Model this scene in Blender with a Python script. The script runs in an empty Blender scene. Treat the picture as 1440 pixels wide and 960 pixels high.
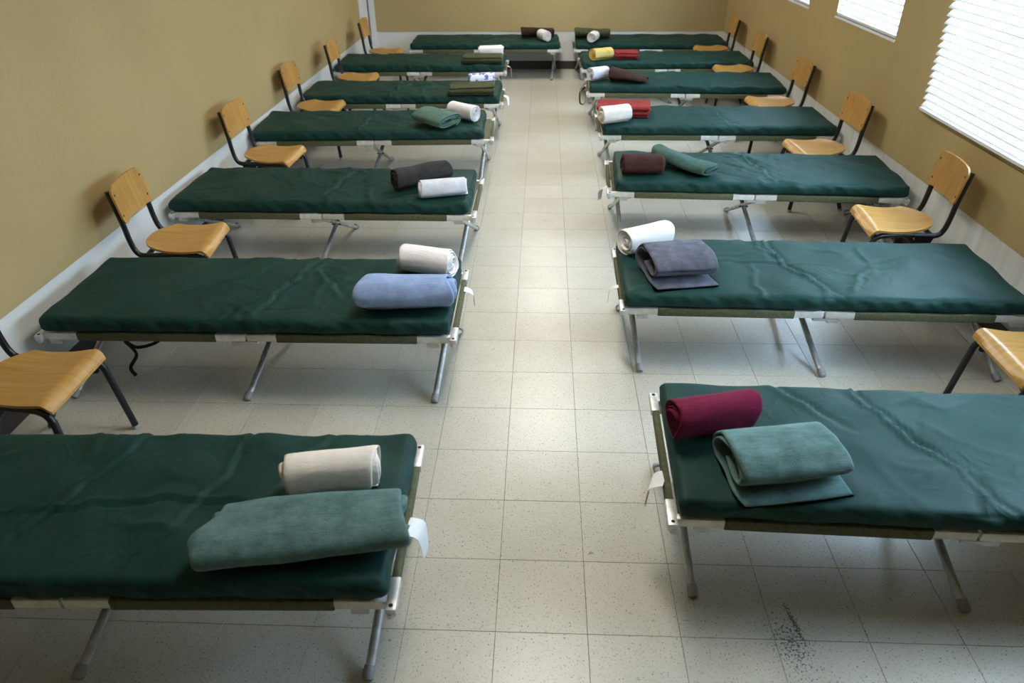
import bpy, bmesh, math, random
import numpy as np
from mathutils import Vector, Matrix, noise

S = bpy.context.scene
COL = S.collection
R_ = math.radians

# ------------------------------------------------------------------ camera
cam_d = bpy.data.cameras.new('camera'); cam = bpy.data.objects.new('camera', cam_d); COL.objects.link(cam)
S.camera = cam
F, PI_, YA, RO, CX, CY, CH = 1019.774, 0.557478, -0.0435064, -0.00903474, -0.174311, -1.526717, 2.085711
cam_d.sensor_width = 36.0; cam_d.lens = 36.0 * F / 1440.0; cam_d.clip_start = 0.05
fw = Vector((math.sin(YA)*math.cos(PI_), math.cos(YA)*math.cos(PI_), -math.sin(PI_)))
rt = Vector((math.cos(YA), -math.sin(YA), 0)); up = rt.cross(fw)
r2 = math.cos(RO)*rt + math.sin(RO)*up; u2 = -math.sin(RO)*rt + math.cos(RO)*up
m = Matrix((r2, u2, -fw)).transposed().to_4x4(); m.translation = (CX, CY, CH)
cam.matrix_world = m
cam_d.dof.use_dof = True; cam_d.dof.focus_distance = 3.6; cam_d.dof.aperture_fstop = 3.2

# ------------------------------------------------------------------ world, daylight, exposure
W = bpy.data.worlds.new('world'); S.world = W; W.use_nodes = True
W.node_tree.nodes['Background'].inputs[0].default_value = (0.72, 0.86, 1.0, 1)
W.node_tree.nodes['Background'].inputs[1].default_value = 4.0
S.view_settings.view_transform = 'Standard'; S.view_settings.look = 'None'
S.view_settings.gamma = 1.0; S.view_settings.use_curve_mapping = False
S.view_settings.exposure = 0.0
DAY_COL = (0.50, 0.74, 1.0)
DAY_W = 135.0            # watts per window of 1.2 m x 1.1 m
LAMP_STR = 21.0          # ceiling troffer diffusers
LAMP_COL = (1.0, 0.96, 0.88)

RIGHT_X0, RIGHT_X1 = 2.310, 2.205      # right wall at y = 0 and y = 8.8
LEFT_X0, LEFT_X1 = -2.585, -2.50
Y_BACK, Y_FRONT, Z_TOP = 8.86, -3.2, 2.75
def xr(y): return RIGHT_X0 + (RIGHT_X1-RIGHT_X0)*y/8.8
def xl(y): return LEFT_X0 + (LEFT_X1-LEFT_X0)*y/8.8
# windows: (y0, y1, z0, z1, blinds)
WINDOWS = [(2.02, 3.22, 0.885, 2.25, 'outside'), (3.94, 5.10, 1.175, 2.25, 'inside'), (5.80, 6.97, 1.15, 2.25, 'inside'),
           (0.10, 1.30, 0.885, 2.25, 'outside')]
ANG_R = math.atan2(RIGHT_X0-RIGHT_X1, 8.8)      # rotation about z that leans the right wall inwards
ANG_L = -math.atan2(LEFT_X1-LEFT_X0, 8.8)
for (y0, y1, z0, z1, b) in WINDOWS:
    ld = bpy.data.lights.new('window_daylight', 'AREA'); ld.shape = 'RECTANGLE'
    ld.size = (y1-y0)+0.1; ld.size_y = (z1-z0)+0.1; ld.energy = DAY_W*(y1-y0)*(z1-z0)/1.32; ld.color = DAY_COL
    lo = bpy.data.objects.new('window_daylight', ld); COL.objects.link(lo)
    lo.location = (xr((y0+y1)/2)+0.33, (y0+y1)/2, (z0+z1)/2+0.05)
    d = Vector((-1, 0, -0.12)).normalized()
    lo.rotation_euler = d.to_track_quat('-Z', 'Z').to_euler()

# ------------------------------------------------------------------ materials
MATS = {}
def new_mat(name):
    mt = bpy.data.materials.new(name); mt.use_nodes = True
    nt = mt.node_tree; b = nt.nodes['Principled BSDF']
    MATS[name] = mt
    return mt, nt, b
def N(nt, t, **kw):
    n = nt.nodes.new(t)
    for k, v in kw.items():
        if k in n.inputs: n.inputs[k].default_value = v
        else: setattr(n, k, v)
    return n
def ramp(nt, fac, stops):
    r = nt.nodes.new('ShaderNodeValToRGB')
    el = r.color_ramp.elements
    while len(el) < len(stops): el.new(0.5)
    for e, (p, c) in zip(el, stops): e.position = p; e.color = (*c, 1) if len(c) == 3 else c
    nt.links.new(fac, r.inputs[0]); return r
def coords(nt, kind='Object', scale=(1, 1, 1)):
    tc = nt.nodes.new('ShaderNodeTexCoord'); mp = nt.nodes.new('ShaderNodeMapping')
    mp.inputs['Scale'].default_value = scale
    nt.links.new(tc.outputs[kind], mp.inputs[0]); return mp.outputs[0]
def bump(nt, b, h, strength, dist=0.002):
    bp = N(nt, 'ShaderNodeBump', Strength=strength, Distance=dist)
    nt.links.new(h, bp.inputs['Height']); nt.links.new(bp.outputs[0], b.inputs['Normal'])
def simple(name, col, rough=0.5, metal=0.0, var=0.15, scale=30, bumpv=0.0, spec=0.5, sheen=0.0):
    mt, nt, b = new_mat(name)
    c = coords(nt); nz = N(nt, 'ShaderNodeTexNoise', Scale=scale, Detail=4.0)
    nt.links.new(c, nz.inputs['Vector'])
    lo = tuple(x*(1-var) for x in col); hi = tuple(min(1, x*(1+var)) for x in col)
    rp = ramp(nt, nz.outputs[0], [(0.3, lo), (0.7, hi)])
    nt.links.new(rp.outputs[0], b.inputs['Base Color'])
    b.inputs['Roughness'].default_value = rough; b.inputs['Metallic'].default_value = metal
    b.inputs['Specular IOR Level'].default_value = spec
    if sheen: b.inputs['Sheen Weight'].default_value = sheen; b.inputs['Sheen Roughness'].default_value = 0.5
    if bumpv: bump(nt, b, nz.outputs[0], bumpv)
    return mt
simple('aluminium', (0.52, 0.52, 0.52), 0.36, 0.6, 0.22, 25)
simple('bracket_metal', (0.62, 0.62, 0.60), 0.42, 0.6, 0.15, 40)
simple('rail_metal', (0.66, 0.64, 0.58), 0.45, 0.25, 0.12, 30)
simple('foot_rubber', (0.30, 0.30, 0.30), 0.6, 0.3, 0.2, 60)
simple('black_steel', (0.010, 0.010, 0.012), 0.33, 0.0, 0.3, 40, spec=0.5)
simple('black_web', (0.012, 0.012, 0.012), 0.8, 0.0, 0.3, 80)
simple('hole_shade', (0.01, 0.01, 0.01), 0.9)
simple('bolt_metal', (0.10, 0.085, 0.06), 0.4, 0.7)
simple('olive_canvas', (0.085, 0.088, 0.042), 0.9, 0.0, 0.25, 60, 0.2)
simple('paper', (0.80, 0.80, 0.80), 0.8, 0, 0.03)
simple('white_wall', (0.66, 0.66, 0.63), 0.6, 0, 0.05, 3)
simple('white_trim', (0.68, 0.68, 0.66), 0.55, 0, 0.04, 4)
simple('ceiling_white', (0.72, 0.70, 0.65), 0.9, 0, 0.06, 20, 0.2)
simple('baseboard_dark', (0.035, 0.028, 0.025), 0.5, 0, 0.2, 10)
simple('grout', (0.10, 0.088, 0.065), 0.9, 0, 0.3, 12)
simple('frame_white', (0.75, 0.75, 0.74), 0.4, 0, 0.03)
simple('lamp_housing', (0.7, 0.7, 0.7), 0.5, 0, 0.03)

# right wall's white band carries streaks running down it
mt, nt, b = new_mat('white_streaked')
nz = N(nt, 'ShaderNodeTexNoise', Scale=1.0, Detail=5.0, Roughness=0.7)
nt.links.new(coords(nt, 'Object', (1, 17, 0.7)), nz.inputs['Vector'])
rp = ramp(nt, nz.outputs[0], [(0.34, (0.53, 0.53, 0.49)), (0.50, (0.63, 0.63, 0.59)), (0.68, (0.68, 0.68, 0.65))])
nt.links.new(rp.outputs[0], b.inputs['Base Color']); b.inputs['Roughness'].default_value = 0.55

# tan woven vinyl wall covering
mt, nt, b = new_mat('tan_wall')
c = coords(nt)
n1 = N(nt, 'ShaderNodeTexNoise', Scale=1.3, Detail=5.0); nt.links.new(c, n1.inputs['Vector'])
rp = ramp(nt, n1.outputs[0], [(0.3, (0.415, 0.308, 0.135)), (0.7, (0.465, 0.348, 0.160))])
wv = N(nt, 'ShaderNodeTexNoise', Scale=1.0, Detail=2.0); nt.links.new(coords(nt, 'Object', (60, 60, 400)), wv.inputs['Vector'])
wh = N(nt, 'ShaderNodeTexNoise', Scale=1.0, Detail=2.0); nt.links.new(coords(nt, 'Object', (400, 400, 60)), wh.inputs['Vector'])
ad = N(nt, 'ShaderNodeMath', operation='ADD'); nt.links.new(wv.outputs[0], ad.inputs[0]); nt.links.new(wh.outputs[0], ad.inputs[1])
mx = N(nt, 'ShaderNodeMix', data_type='RGBA', blend_type='MULTIPLY'); mx.inputs[0].default_value = 0.35
rg = ramp(nt, ad.outputs[0], [(0.70, (0.7, 0.7, 0.7)), (1.0, (1, 1, 1))])
sp = N(nt, 'ShaderNodeTexVoronoi', Scale=2.3); nt.links.new(c, sp.inputs['Vector'])
sr = ramp(nt, sp.outputs['Distance'], [(0.0, (1, 1, 1)), (0.018, (1, 1, 1)), (0.024, (0, 0, 0))])
nt.links.new(rp.outputs[0], mx.inputs[6]); nt.links.new(rg.outputs[0], mx.inputs[7])
m2 = N(nt, 'ShaderNodeMix', data_type='RGBA'); nt.links.new(sr.outputs[0], m2.inputs[0])
nt.links.new(mx.outputs[2], m2.inputs[6]); m2.inputs[7].default_value = (0.50, 0.42, 0.28, 1)
nt.links.new(m2.outputs[2], b.inputs['Base Color']); b.inputs['Roughness'].default_value = 0.6
b.inputs['Specular IOR Level'].default_value = 0.3
bump(nt, b, ad.outputs[0], 0.25, 0.0015)

# vinyl composition tile: cream with brown flecks, scuffs and a patch of grit (world position)
mt, nt, b = new_mat('tile')
geo = nt.nodes.new('ShaderNodeNewGeometry'); pos = geo.outputs['Position']
oi = nt.nodes.new('ShaderNodeObjectInfo')
def mapped(scale, rot=0):
    mp = nt.nodes.new('ShaderNodeMapping'); mp.inputs['Scale'].default_value = scale; mp.inputs['Rotation'].default_value = (0, 0, rot)
    nt.links.new(pos, mp.inputs[0]); return mp.outputs[0]
n1 = N(nt, 'ShaderNodeTexNoise', Scale=5.0, Detail=6.0, Roughness=0.7); nt.links.new(pos, n1.inputs['Vector'])
base = ramp(nt, n1.outputs[0], [(0.3, (0.500, 0.468, 0.382)), (0.7, (0.560, 0.530, 0.440))])
hv = N(nt, 'ShaderNodeMapRange'); hv.inputs['To Min'].default_value = 0.955; hv.inputs['To Max'].default_value = 1.03
nt.links.new(oi.outputs['Random'], hv.inputs[0])
v1 = N(nt, 'ShaderNodeMix', data_type='RGBA', blend_type='MULTIPLY'); v1.inputs[0].default_value = 1
nt.links.new(base.outputs[0], v1.inputs[6]); nt.links.new(hv.outputs[0], v1.inputs[7])
fl = N(nt, 'ShaderNodeTexNoise', Scale=1.0, Detail=3.0, Roughness=0.6); nt.links.new(mapped((45, 110, 50), 0.35), fl.inputs['Vector'])
fr = ramp(nt, fl.outputs[0], [(0.575, (0, 0, 0)), (0.68, (1, 1, 1))])
fm = N(nt, 'ShaderNodeMath', operation='MULTIPLY'); fm.inputs[1].default_value = 0.36; nt.links.new(fr.outputs[0], fm.inputs[0])
v2 = N(nt, 'ShaderNodeMix', data_type='RGBA'); nt.links.new(fm.outputs[0], v2.inputs[0]); nt.links.new(v1.outputs[2], v2.inputs[6])
v2.inputs[7].default_value = (0.33, 0.285, 0.20, 1)
f2 = N(nt, 'ShaderNodeTexVoronoi', Scale=13.0); nt.links.new(pos, f2.inputs['Vector'])
f2r = ramp(nt, f2.outputs['Distance'], [(0.0, (1, 1, 1)), (0.05, (0.7, 0.7, 0.7)), (0.09, (0, 0, 0))])
f2m = N(nt, 'ShaderNodeMath', operation='MULTIPLY'); f2m.inputs[1].default_value = 0.5; nt.links.new(f2r.outputs[0], f2m.inputs[0])
v3 = N(nt, 'ShaderNodeMix', data_type='RGBA'); nt.links.new(f2m.outputs[0], v3.inputs[0]); nt.links.new(v2.outputs[2], v3.inputs[6])
v3.inputs[7].default_value = (0.20, 0.16, 0.10, 1)
# grit patch on the floor in front of the first cot on the right
def grit(center, ax, rad, scale, t0, prev):
    sb = N(nt, 'ShaderNodeVectorMath', operation='SUBTRACT'); nt.links.new(pos, sb.inputs[0]); sb.inputs[1].default_value = center
    m0 = nt.nodes.new('ShaderNodeMapping'); m0.inputs['Rotation'].default_value = (0, 0, -ax); nt.links.new(sb.outputs[0], m0.inputs[0])
    mp = nt.nodes.new('ShaderNodeMapping'); mp.inputs['Scale'].default_value = (1/rad[0], 1/rad[1], 1); nt.links.new(m0.outputs[0], mp.inputs[0])
    ln = N(nt, 'ShaderNodeVectorMath', operation='LENGTH'); nt.links.new(mp.outputs[0], ln.inputs[0])
    mr = N(nt, 'ShaderNodeMapRange'); mr.inputs['From Max'].default_value = 1.0
    mr.inputs['To Min'].default_value = 0.30; mr.inputs['To Max'].default_value = 0.0; nt.links.new(ln.outputs['Value'], mr.inputs[0])
    gn = N(nt, 'ShaderNodeTexNoise', Scale=scale, Detail=2.0); nt.links.new(pos, gn.inputs['Vector'])
    ad_ = N(nt, 'ShaderNodeMath', operation='ADD'); nt.links.new(mr.outputs[0], ad_.inputs[0]); nt.links.new(gn.outputs[0], ad_.inputs[1])
    rr = ramp(nt, ad_.outputs[0], [(t0, (0, 0, 0)), (t0+0.03, (0.85, 0.85, 0.85))])
    vv = N(nt, 'ShaderNodeMix', data_type='RGBA'); nt.links.new(rr.outputs[0], vv.inputs[0]); nt.links.new(prev, vv.inputs[6])
    vv.inputs[7].default_value = (0.05, 0.04, 0.03, 1)
    return vv.outputs[2]
o_ = grit((0.660, -0.01, 0), R_(100), (0.27, 0.15), 120, 0.785, v3.outputs[2])
o_ = grit((0.690, 0.065, 0), R_(100), (0.12, 0.016), 150, 0.64, o_)
o_ = grit((0.03, 0.345, 0), 0, (0.02, 0.02), 130, 0.74, o_)
nt.links.new(o_, b.inputs['Base Color'])
rr = N(nt, 'ShaderNodeMapRange'); rr.inputs['To Min'].default_value = 0.22; rr.inputs['To Max'].default_value = 0.40
nt.links.new(n1.outputs[0], rr.inputs[0]); nt.links.new(rr.outputs[0], b.inputs['Roughness'])
b.inputs['Specular IOR Level'].default_value = 0.5
nb = N(nt, 'ShaderNodeTexNoise', Scale=9.0, Detail=3.0); nt.links.new(pos, nb.inputs['Vector']); bump(nt, b, nb.outputs[0], 0.06, 0.01)

# dark green coated nylon
mt, nt, b = new_mat('green_nylon')
c = coords(nt)
n1 = N(nt, 'ShaderNodeTexNoise', Scale=5.0, Detail=5.0); nt.links.new(c, n1.inputs['Vector'])
rp = ramp(nt, n1.outputs[0], [(0.3, (0.0070, 0.0350, 0.0285)), (0.7, (0.0095, 0.0440, 0.0360))])
nt.links.new(rp.outputs[0], b.inputs['Base Color']); b.inputs['Roughness'].default_value = 0.56
b.inputs['Specular IOR Level'].default_value = 0.17
n2 = N(nt, 'ShaderNodeTexNoise', Scale=700.0, Detail=1.0); nt.links.new(c, n2.inputs['Vector'])
# fine crumpling of the cloth: ridged noise, stronger in patches
n3 = N(nt, 'ShaderNodeTexNoise', Scale=5.5, Detail=2.5, Roughness=0.55, Distortion=0.8); nt.links.new(c, n3.inputs['Vector'])
s1 = N(nt, 'ShaderNodeMath', operation='SUBTRACT'); nt.links.new(n3.outputs[0], s1.inputs[0]); s1.inputs[1].default_value = 0.5
s2 = N(nt, 'ShaderNodeMath', operation='ABSOLUTE'); nt.links.new(s1.outputs[0], s2.inputs[0])
s3 = N(nt, 'ShaderNodeMapRange'); s3.inputs['From Max'].default_value = 0.07; s3.inputs['To Min'].default_value = 1; s3.inputs['To Max'].default_value = 0; nt.links.new(s2.outputs[0], s3.inputs[0])
n4 = N(nt, 'ShaderNodeTexNoise', Scale=3.0, Detail=1.0); nt.links.new(c, n4.inputs['Vector'])
r4 = ramp(nt, n4.outputs[0], [(0.42, (0, 0, 0)), (0.68, (1, 1, 1))])
m4 = N(nt, 'ShaderNodeMath', operation='MULTIPLY'); nt.links.new(s3.outputs[0], m4.inputs[0]); nt.links.new(r4.outputs[0], m4.inputs[1])
m5 = N(nt, 'ShaderNodeMath', operation='MULTIPLY_ADD'); nt.links.new(n2.outputs[0], m5.inputs[0]); m5.inputs[1].default_value = 0.05; nt.links.new(m4.outputs[0], m5.inputs[2])
bump(nt, b, m5.outputs[0], 0.28, 0.006)

# birch ply
mt, nt, b = new_mat('plywood')
oi = nt.nodes.new('ShaderNodeObjectInfo')
tc = nt.nodes.new('ShaderNodeTexCoord'); ofs = N(nt, 'ShaderNodeVectorMath', operation='ADD')
cm = nt.nodes.new('ShaderNodeCombineXYZ'); mu = N(nt, 'ShaderNodeMath', operation='MULTIPLY'); mu.inputs[1].default_value = 7.0
nt.links.new(oi.outputs['Random'], mu.inputs[0]); nt.links.new(mu.outputs[0], cm.inputs[1])
nt.links.new(tc.outputs['Object'], ofs.inputs[0]); nt.links.new(cm.outputs[0], ofs.inputs[1])
mp = nt.nodes.new('ShaderNodeMapping'); mp.inputs['Scale'].default_value = (1.5, 30, 3); nt.links.new(ofs.outputs[0], mp.inputs[0])
gr = N(nt, 'ShaderNodeTexNoise', Scale=1.6, Detail=6.0, Distortion=0.6); nt.links.new(mp.outputs[0], gr.inputs['Vector'])
rp = ramp(nt, gr.outputs[0], [(0.30, (0.36, 0.180, 0.040)), (0.52, (0.46, 0.245, 0.062)), (0.75, (0.52, 0.300, 0.090))])
hs = nt.nodes.new('ShaderNodeHueSaturation'); mr = N(nt, 'ShaderNodeMapRange'); mr.inputs['To Min'].default_value = 0.88; mr.inputs['To Max'].default_value = 1.08
nt.links.new(oi.outputs['Random'], mr.inputs[0]); nt.links.new(mr.outputs[0], hs.inputs['Value']); nt.links.new(rp.outputs[0], hs.inputs['Color'])
nt.links.new(hs.outputs[0], b.inputs['Base Color']); b.inputs['Roughness'].default_value = 0.32

# window pane: thin, transparent with a faint reflection
mt, nt, b = new_mat('pane_glass')
out = nt.nodes['Material Output']; tr = N(nt, 'ShaderNodeBsdfTransparent'); gl = N(nt, 'ShaderNodeBsdfGlossy', Roughness=0.02)
mxs = nt.nodes.new('ShaderNodeMixShader'); mxs.inputs[0].default_value = 0.06
nt.links.new(tr.outputs[0], mxs.inputs[1]); nt.links.new(gl.outputs[0], mxs.inputs[2]); nt.links.new(mxs.outputs[0], out.inputs[0])

# blind slats: white vinyl that lets some light through
mt, nt, b = new_mat('slat_vinyl')
out = nt.nodes['Material Output']; tl = N(nt, 'ShaderNodeBsdfTranslucent'); tl.inputs[0].default_value = (0.88, 0.90, 0.95, 1)
b.inputs['Base Color'].default_value = (0.85, 0.86, 0.88, 1); b.inputs['Roughness'].default_value = 0.4
mxs = nt.nodes.new('ShaderNodeMixShader'); mxs.inputs[0].default_value = 0.03
nt.links.new(b.outputs[0], mxs.inputs[1]); nt.links.new(tl.outputs[0], mxs.inputs[2]); nt.links.new(mxs.outputs[0], out.inputs[0])

mt, nt, b = new_mat('lamp_diffuser')
b.inputs['Base Color'].default_value = (0.9, 0.9, 0.9, 1)
b.inputs['Emission Color'].default_value = (*LAMP_COL, 1); b.inputs['Emission Strength'].default_value = LAMP_STR

def cloth(name, a, bcol, mottle=9, fuzz=0.35, bumpv=0.5, bscale=260):
    mt, nt, b = new_mat(name)
    c = coords(nt)
    n1 = N(nt, 'ShaderNodeTexNoise', Scale=mottle, Detail=7.0, Roughness=0.72); nt.links.new(c, n1.inputs['Vector'])
    rp = ramp(nt, n1.outputs[0], [(0.36, a), (0.64, bcol)])
    nt.links.new(rp.outputs[0], b.inputs['Base Color'])
    b.inputs['Roughness'].default_value = 0.95; b.inputs['Specular IOR Level'].default_value = 0.15
    b.inputs['Sheen Weight'].default_value = fuzz; b.inputs['Sheen Roughness'].default_value = 0.6
    b.inputs['Sheen Tint'].default_value = (*[min(1, x*2.2+0.1) for x in bcol], 1)
    n2 = N(nt, 'ShaderNodeTexNoise', Scale=bscale, Detail=3.0); nt.links.new(c, n2.inputs['Vector'])
    n3 = N(nt, 'ShaderNodeTexNoise', Scale=1.0, Detail=4.0, Distortion=0.5); nt.links.new(coords(nt, 'Object', (9, 26, 26)), n3.inputs['Vector'])
    ma = N(nt, 'ShaderNodeMath', operation='MULTIPLY_ADD'); nt.links.new(n3.outputs[0], ma.inputs[0]); ma.inputs[1].default_value = 1.5; 
    mb_ = N(nt, 'ShaderNodeMath', operation='MULTIPLY'); nt.links.new(n2.outputs[0], mb_.inputs[0]); mb_.inputs[1].default_value = bumpv; nt.links.new(mb_.outputs[0], ma.inputs[2])
    bump(nt, b, ma.outputs[0], 0.75, 0.004)
    return mt
cloth('cloth_white', (0.72, 0.69, 0.68), (0.82, 0.79, 0.78), 8, 0.05, 0.25, 120)
cloth('cloth_cream', (0.68, 0.62, 0.54), (0.82, 0.76, 0.69), 7, 0.05, 0.25, 120)
cloth('cloth_coolwhite', (0.58, 0.58, 0.63), (0.74, 0.74, 0.78), 10, 0.05, 0.25, 120)
cloth('wool_teal', (0.048, 0.098, 0.086), (0.115, 0.195, 0.185), 11, 0.45)
cloth('wool_sage', (0.055, 0.105, 0.080), (0.090, 0.150, 0.118), 11, 0.35)
cloth('wool_jade', (0.024, 0.055, 0.042), (0.046, 0.088, 0.070), 11, 0.35)
cloth('wool_blue', (0.17, 0.235, 0.40), (0.255, 0.335, 0.52), 11, 0.35)
cloth('wool_charcoal', (0.026, 0.024, 0.022), (0.052, 0.048, 0.044), 11, 0.2)
cloth('wool_slate', (0.050, 0.052, 0.066), (0.105, 0.108, 0.135), 14, 0.4)
cloth('wool_olive', (0.036, 0.040, 0.016), (0.068, 0.070, 0.032), 11, 0.25)
cloth('wool_brown', (0.026, 0.012, 0.009), (0.046, 0.024, 0.018), 11, 0.2)
cloth('wool_maroon', (0.036, 0.013, 0.010), (0.056, 0.021, 0.015), 11, 0.2)
cloth('wool_red', (0.150, 0.013, 0.011), (0.235, 0.024, 0.020), 11, 0.25)
cloth('cloth_magenta', (0.095, 0.006, 0.022), (0.160, 0.010, 0.040), 7, 0.2, 0.2)
def printed(name, ground, ink, scale, lo, hi):
    mt, nt, b = new_mat(name); c = coords(nt)
    v = N(nt, 'ShaderNodeTexVoronoi', Scale=scale, feature='F1'); nt.links.new(c, v.inputs['Vector'])
    nz = N(nt, 'ShaderNodeTexNoise', Scale=scale*1.7, Detail=2.0); nt.links.new(c, nz.inputs['Vector'])
    ad = N(nt, 'ShaderNodeMath', operation='ADD'); nt.links.new(v.outputs['Distance'], ad.inputs[0]); nt.links.new(nz.outputs[0], ad.inputs[1])
    rp = ramp(nt, ad.outputs[0], [(lo, ground), (hi, ink)])
    nt.links.new(rp.outputs[0], b.inputs['Base Color']); b.inputs['Roughness'].default_value = 0.9
printed('cloth_blueprint', (0.12, 0.16, 0.46), (0.74, 0.76, 0.84), 24, 0.90, 1.00)
printed('cloth_yellow', (0.58, 0.38, 0.05), (0.62, 0.46, 0.14), 20, 0.88, 0.98)

# ------------------------------------------------------------------ mesh helpers
class MB:
    def __init__(s): s.v = []; s.f = []
    def add(s, vs, fs):
        o = len(s.v); s.v += [tuple(p) for p in vs]; s.f += [tuple(i+o for i in f) for f in fs]
    def box(s, lo, hi, mat=None, bev=0.0):
        (x0, y0, z0), (x1, y1, z1) = lo, hi
        if bev <= 0:
            vs = [Vector(p) for p in ((x0,y0,z0),(x1,y0,z0),(x1,y1,z0),(x0,y1,z0),(x0,y0,z1),(x1,y0,z1),(x1,y1,z1),(x0,y1,z1))]
            fs = [(0,3,2,1),(4,5,6,7),(0,1,5,4),(1,2,6,5),(2,3,7,6),(3,0,4,7)]
        else:
            bm = bmesh.new(); bmesh.ops.create_cube(bm, size=1)
            for v in bm.verts: v.co = Vector(((x0+x1)/2+v.co.x*(x1-x0), (y0+y1)/2+v.co.y*(y1-y0), (z0+z1)/2+v.co.z*(z1-z0)))
            bmesh.ops.bevel(bm, geom=bm.edges[:], offset=bev, segments=2, affect='EDGES', profile=0.5)
            bm.verts.index_update(); vs = [v.co.copy() for v in bm.verts]; fs = [tuple(v.index for v in f.verts) for f in bm.faces]; bm.free()
        if mat is not None: vs = [mat @ v for v in vs]
        s.add(vs, fs); return s
    def tube(s, path, r, n=10, caps=True, flat=None, ref=None):
        P = [Vector(p) for p in path]; rs = r if isinstance(r, (list, tuple)) else [r]*len(P)
        up = Vector(ref) if ref else None; rings = []
        for i, p in enumerate(P):
            t = (P[min(i+1, len(P)-1)] - P[max(i-1, 0)]).normalized()
            if up is None: up = Vector((0, 0, 1)) if abs(t.z) < 0.9 else Vector((1, 0, 0))
            u = (up - t*up.dot(t)).normalized(); w = t.cross(u); up = u
            fx, fy = flat if flat else (1, 1)
            rings.append([p + (u*math.cos(a)*fx + w*math.sin(a)*fy)*rs[i] for a in (2*math.pi*k/n for k in range(n))])
        vs = [q for rg in rings for q in rg]; fs = []
        for i in range(len(P)-1):
            for k in range(n): fs.append((i*n+k, i*n+(k+1)%n, (i+1)*n+(k+1)%n, (i+1)*n+k))
        if caps: fs.append(tuple(reversed(range(n)))); fs.append(tuple((len(P)-1)*n+k for k in range(n)))
        s.add(vs, fs); return s
    def plate(s, outline, thick, axes):
        """outline in 2D, extruded; axes = (origin, u, w, normal)"""
        o, u, w, nn = [Vector(a) for a in axes]; k = len(outline)
        a = [o+u*p[0]+w*p[1]-nn*thick/2 for p in outline]; b = [o+u*p[0]+w*p[1]+nn*thick/2 for p in outline]
        fs = [tuple(reversed(range(k))), tuple(range(k, 2*k))] + [(i, (i+1) % k, k+(i+1) % k, k+i) for i in range(k)]
        s.add(a+b, fs); return s
    def mesh(s, name, mat, smooth=False):
        me = bpy.data.meshes.new(name); me.from_pydata(s.v, [], s.f)
        bm = bmesh.new(); bm.from_mesh(me); bmesh.ops.recalc_face_normals(bm, faces=bm.faces[:]); bm.to_mesh(me); bm.free()
        me.materials.append(MATS[mat])
        if smooth:
            me.polygons.foreach_set('use_smooth', [True]*len(me.polygons))
            if smooth != 'all': me.set_sharp_from_angle(angle=R_(40))
        me.update(); return me
    def build(s, name, mat, parent=None, smooth=False, loc=None, rot=None):
        return link(name, s.mesh(name, mat, smooth), parent, loc, rot)
def link(name, me, parent=None, loc=None, rot=None):
    o = bpy.data.objects.new(name, me); COL.objects.link(o)
    if parent: o.parent = parent
    if loc: o.location = loc
    if rot: o.rotation_euler = rot
    return o
def tag(o, label=None, cat=None, group=None, kind=None):
    if label: o['label'] = label
    if cat: o['category'] = cat
    if group: o['group'] = group
    if kind: o['kind'] = kind
    return o
def thing(name, label, cat, loc=(0,0,0), rz=0, group=None):
    o = bpy.data.objects.new(name, None); COL.objects.link(o); o.empty_display_size = 0.1
    o.location = loc; o.rotation_euler = (0, 0, rz); return tag(o, label, cat, group)
KIDS = {}
def copy_tree(o, parent=None):
    c = o.copy(); COL.objects.link(c)
    if parent: c.parent = parent
    for ch in list(o.children): copy_tree(ch, c)
    return c
def smooth_path(pts, n=8, closed=False):
    P = [np.array(p, float) for p in pts]; out = []
    for i in range(len(P)-1):
        p0, p1, p2, p3 = P[max(i-1, 0)], P[i], P[i+1], P[min(i+2, len(P)-1)]
        for k in range(n):
            t = k/n; out.append(0.5*((2*p1)+(-p0+p2)*t+(2*p0-5*p1+4*p2-p3)*t*t+(-p0+3*p1-3*p2+p3)*t**3))
    out.append(P[-1]); return out

# ------------------------------------------------------------------ the room
T = 0.3048
fb = MB(); fb.box((-2.9, Y_FRONT-0.1, -0.10), (2.6, Y_BACK+0.1, -0.003))
floor = tag(fb.build('floor', 'grout'), 'cream speckled vinyl tile floor', kind='structure')
tb = MB(); g = 0.0008
tb.box((g, g, -0.0045), (T-g, T-g, 0.0), None, 0.0006)
# plain 26-face bevelled slab; keep one segment to stay cheap
bm = bmesh.new(); bmesh.ops.create_cube(bm, size=1)
for v in bm.verts: v.co = Vector((T/2+v.co.x*(T-2*g), T/2+v.co.y*(T-2*g), -0.00225+v.co.z*0.0045))
bmesh.ops.bevel(bm, geom=[e for e in bm.edges if all(v.co.z > -0.001 for v in e.verts)], offset=0.0006, segments=1, affect='EDGES')
tile_me = bpy.data.meshes.new('tile'); bm.to_mesh(tile_me); bm.free(); tile_me.materials.append(MATS['tile'])
cells = [(i, j) for i in range(math.floor(-2.62/T), math.ceil(2.36/T)) for j in range(math.floor(Y_FRONT/T), math.ceil(Y_BACK/T))]
def in_view(i, j):
    best = None
    for a in (0.1, 0.5, 0.9):
        for bb in (0.1, 0.5, 0.9):
            p = Vector(((i+a)*T, (j+bb)*T, 0)) - Vector((CX, CY, CH)); dz = p.dot(fw)
            if dz > 0.1 and abs(p.dot(r2)/dz) < 720/F and abs(p.dot(u2)/dz) < 480/F: return True
    return False
seen = [c for c in cells if in_view(*c)]
seen.sort(key=lambda c: (Vector(((c[0]+.5)*T, (c[1]+.5)*T, 0))-Vector((CX, CY, CH))).length)
near = set(seen[:300])
random.seed(5)
for (i, j) in seen[:300]:
    o = link('tile', tile_me, floor, (i*T, j*T, random.uniform(-0.0003, 0.0)))
rest = MB(); tv = [v.co.copy() for v in tile_me.vertices]; tf = [tuple(p.vertices) for p in tile_me.polygons]
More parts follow.
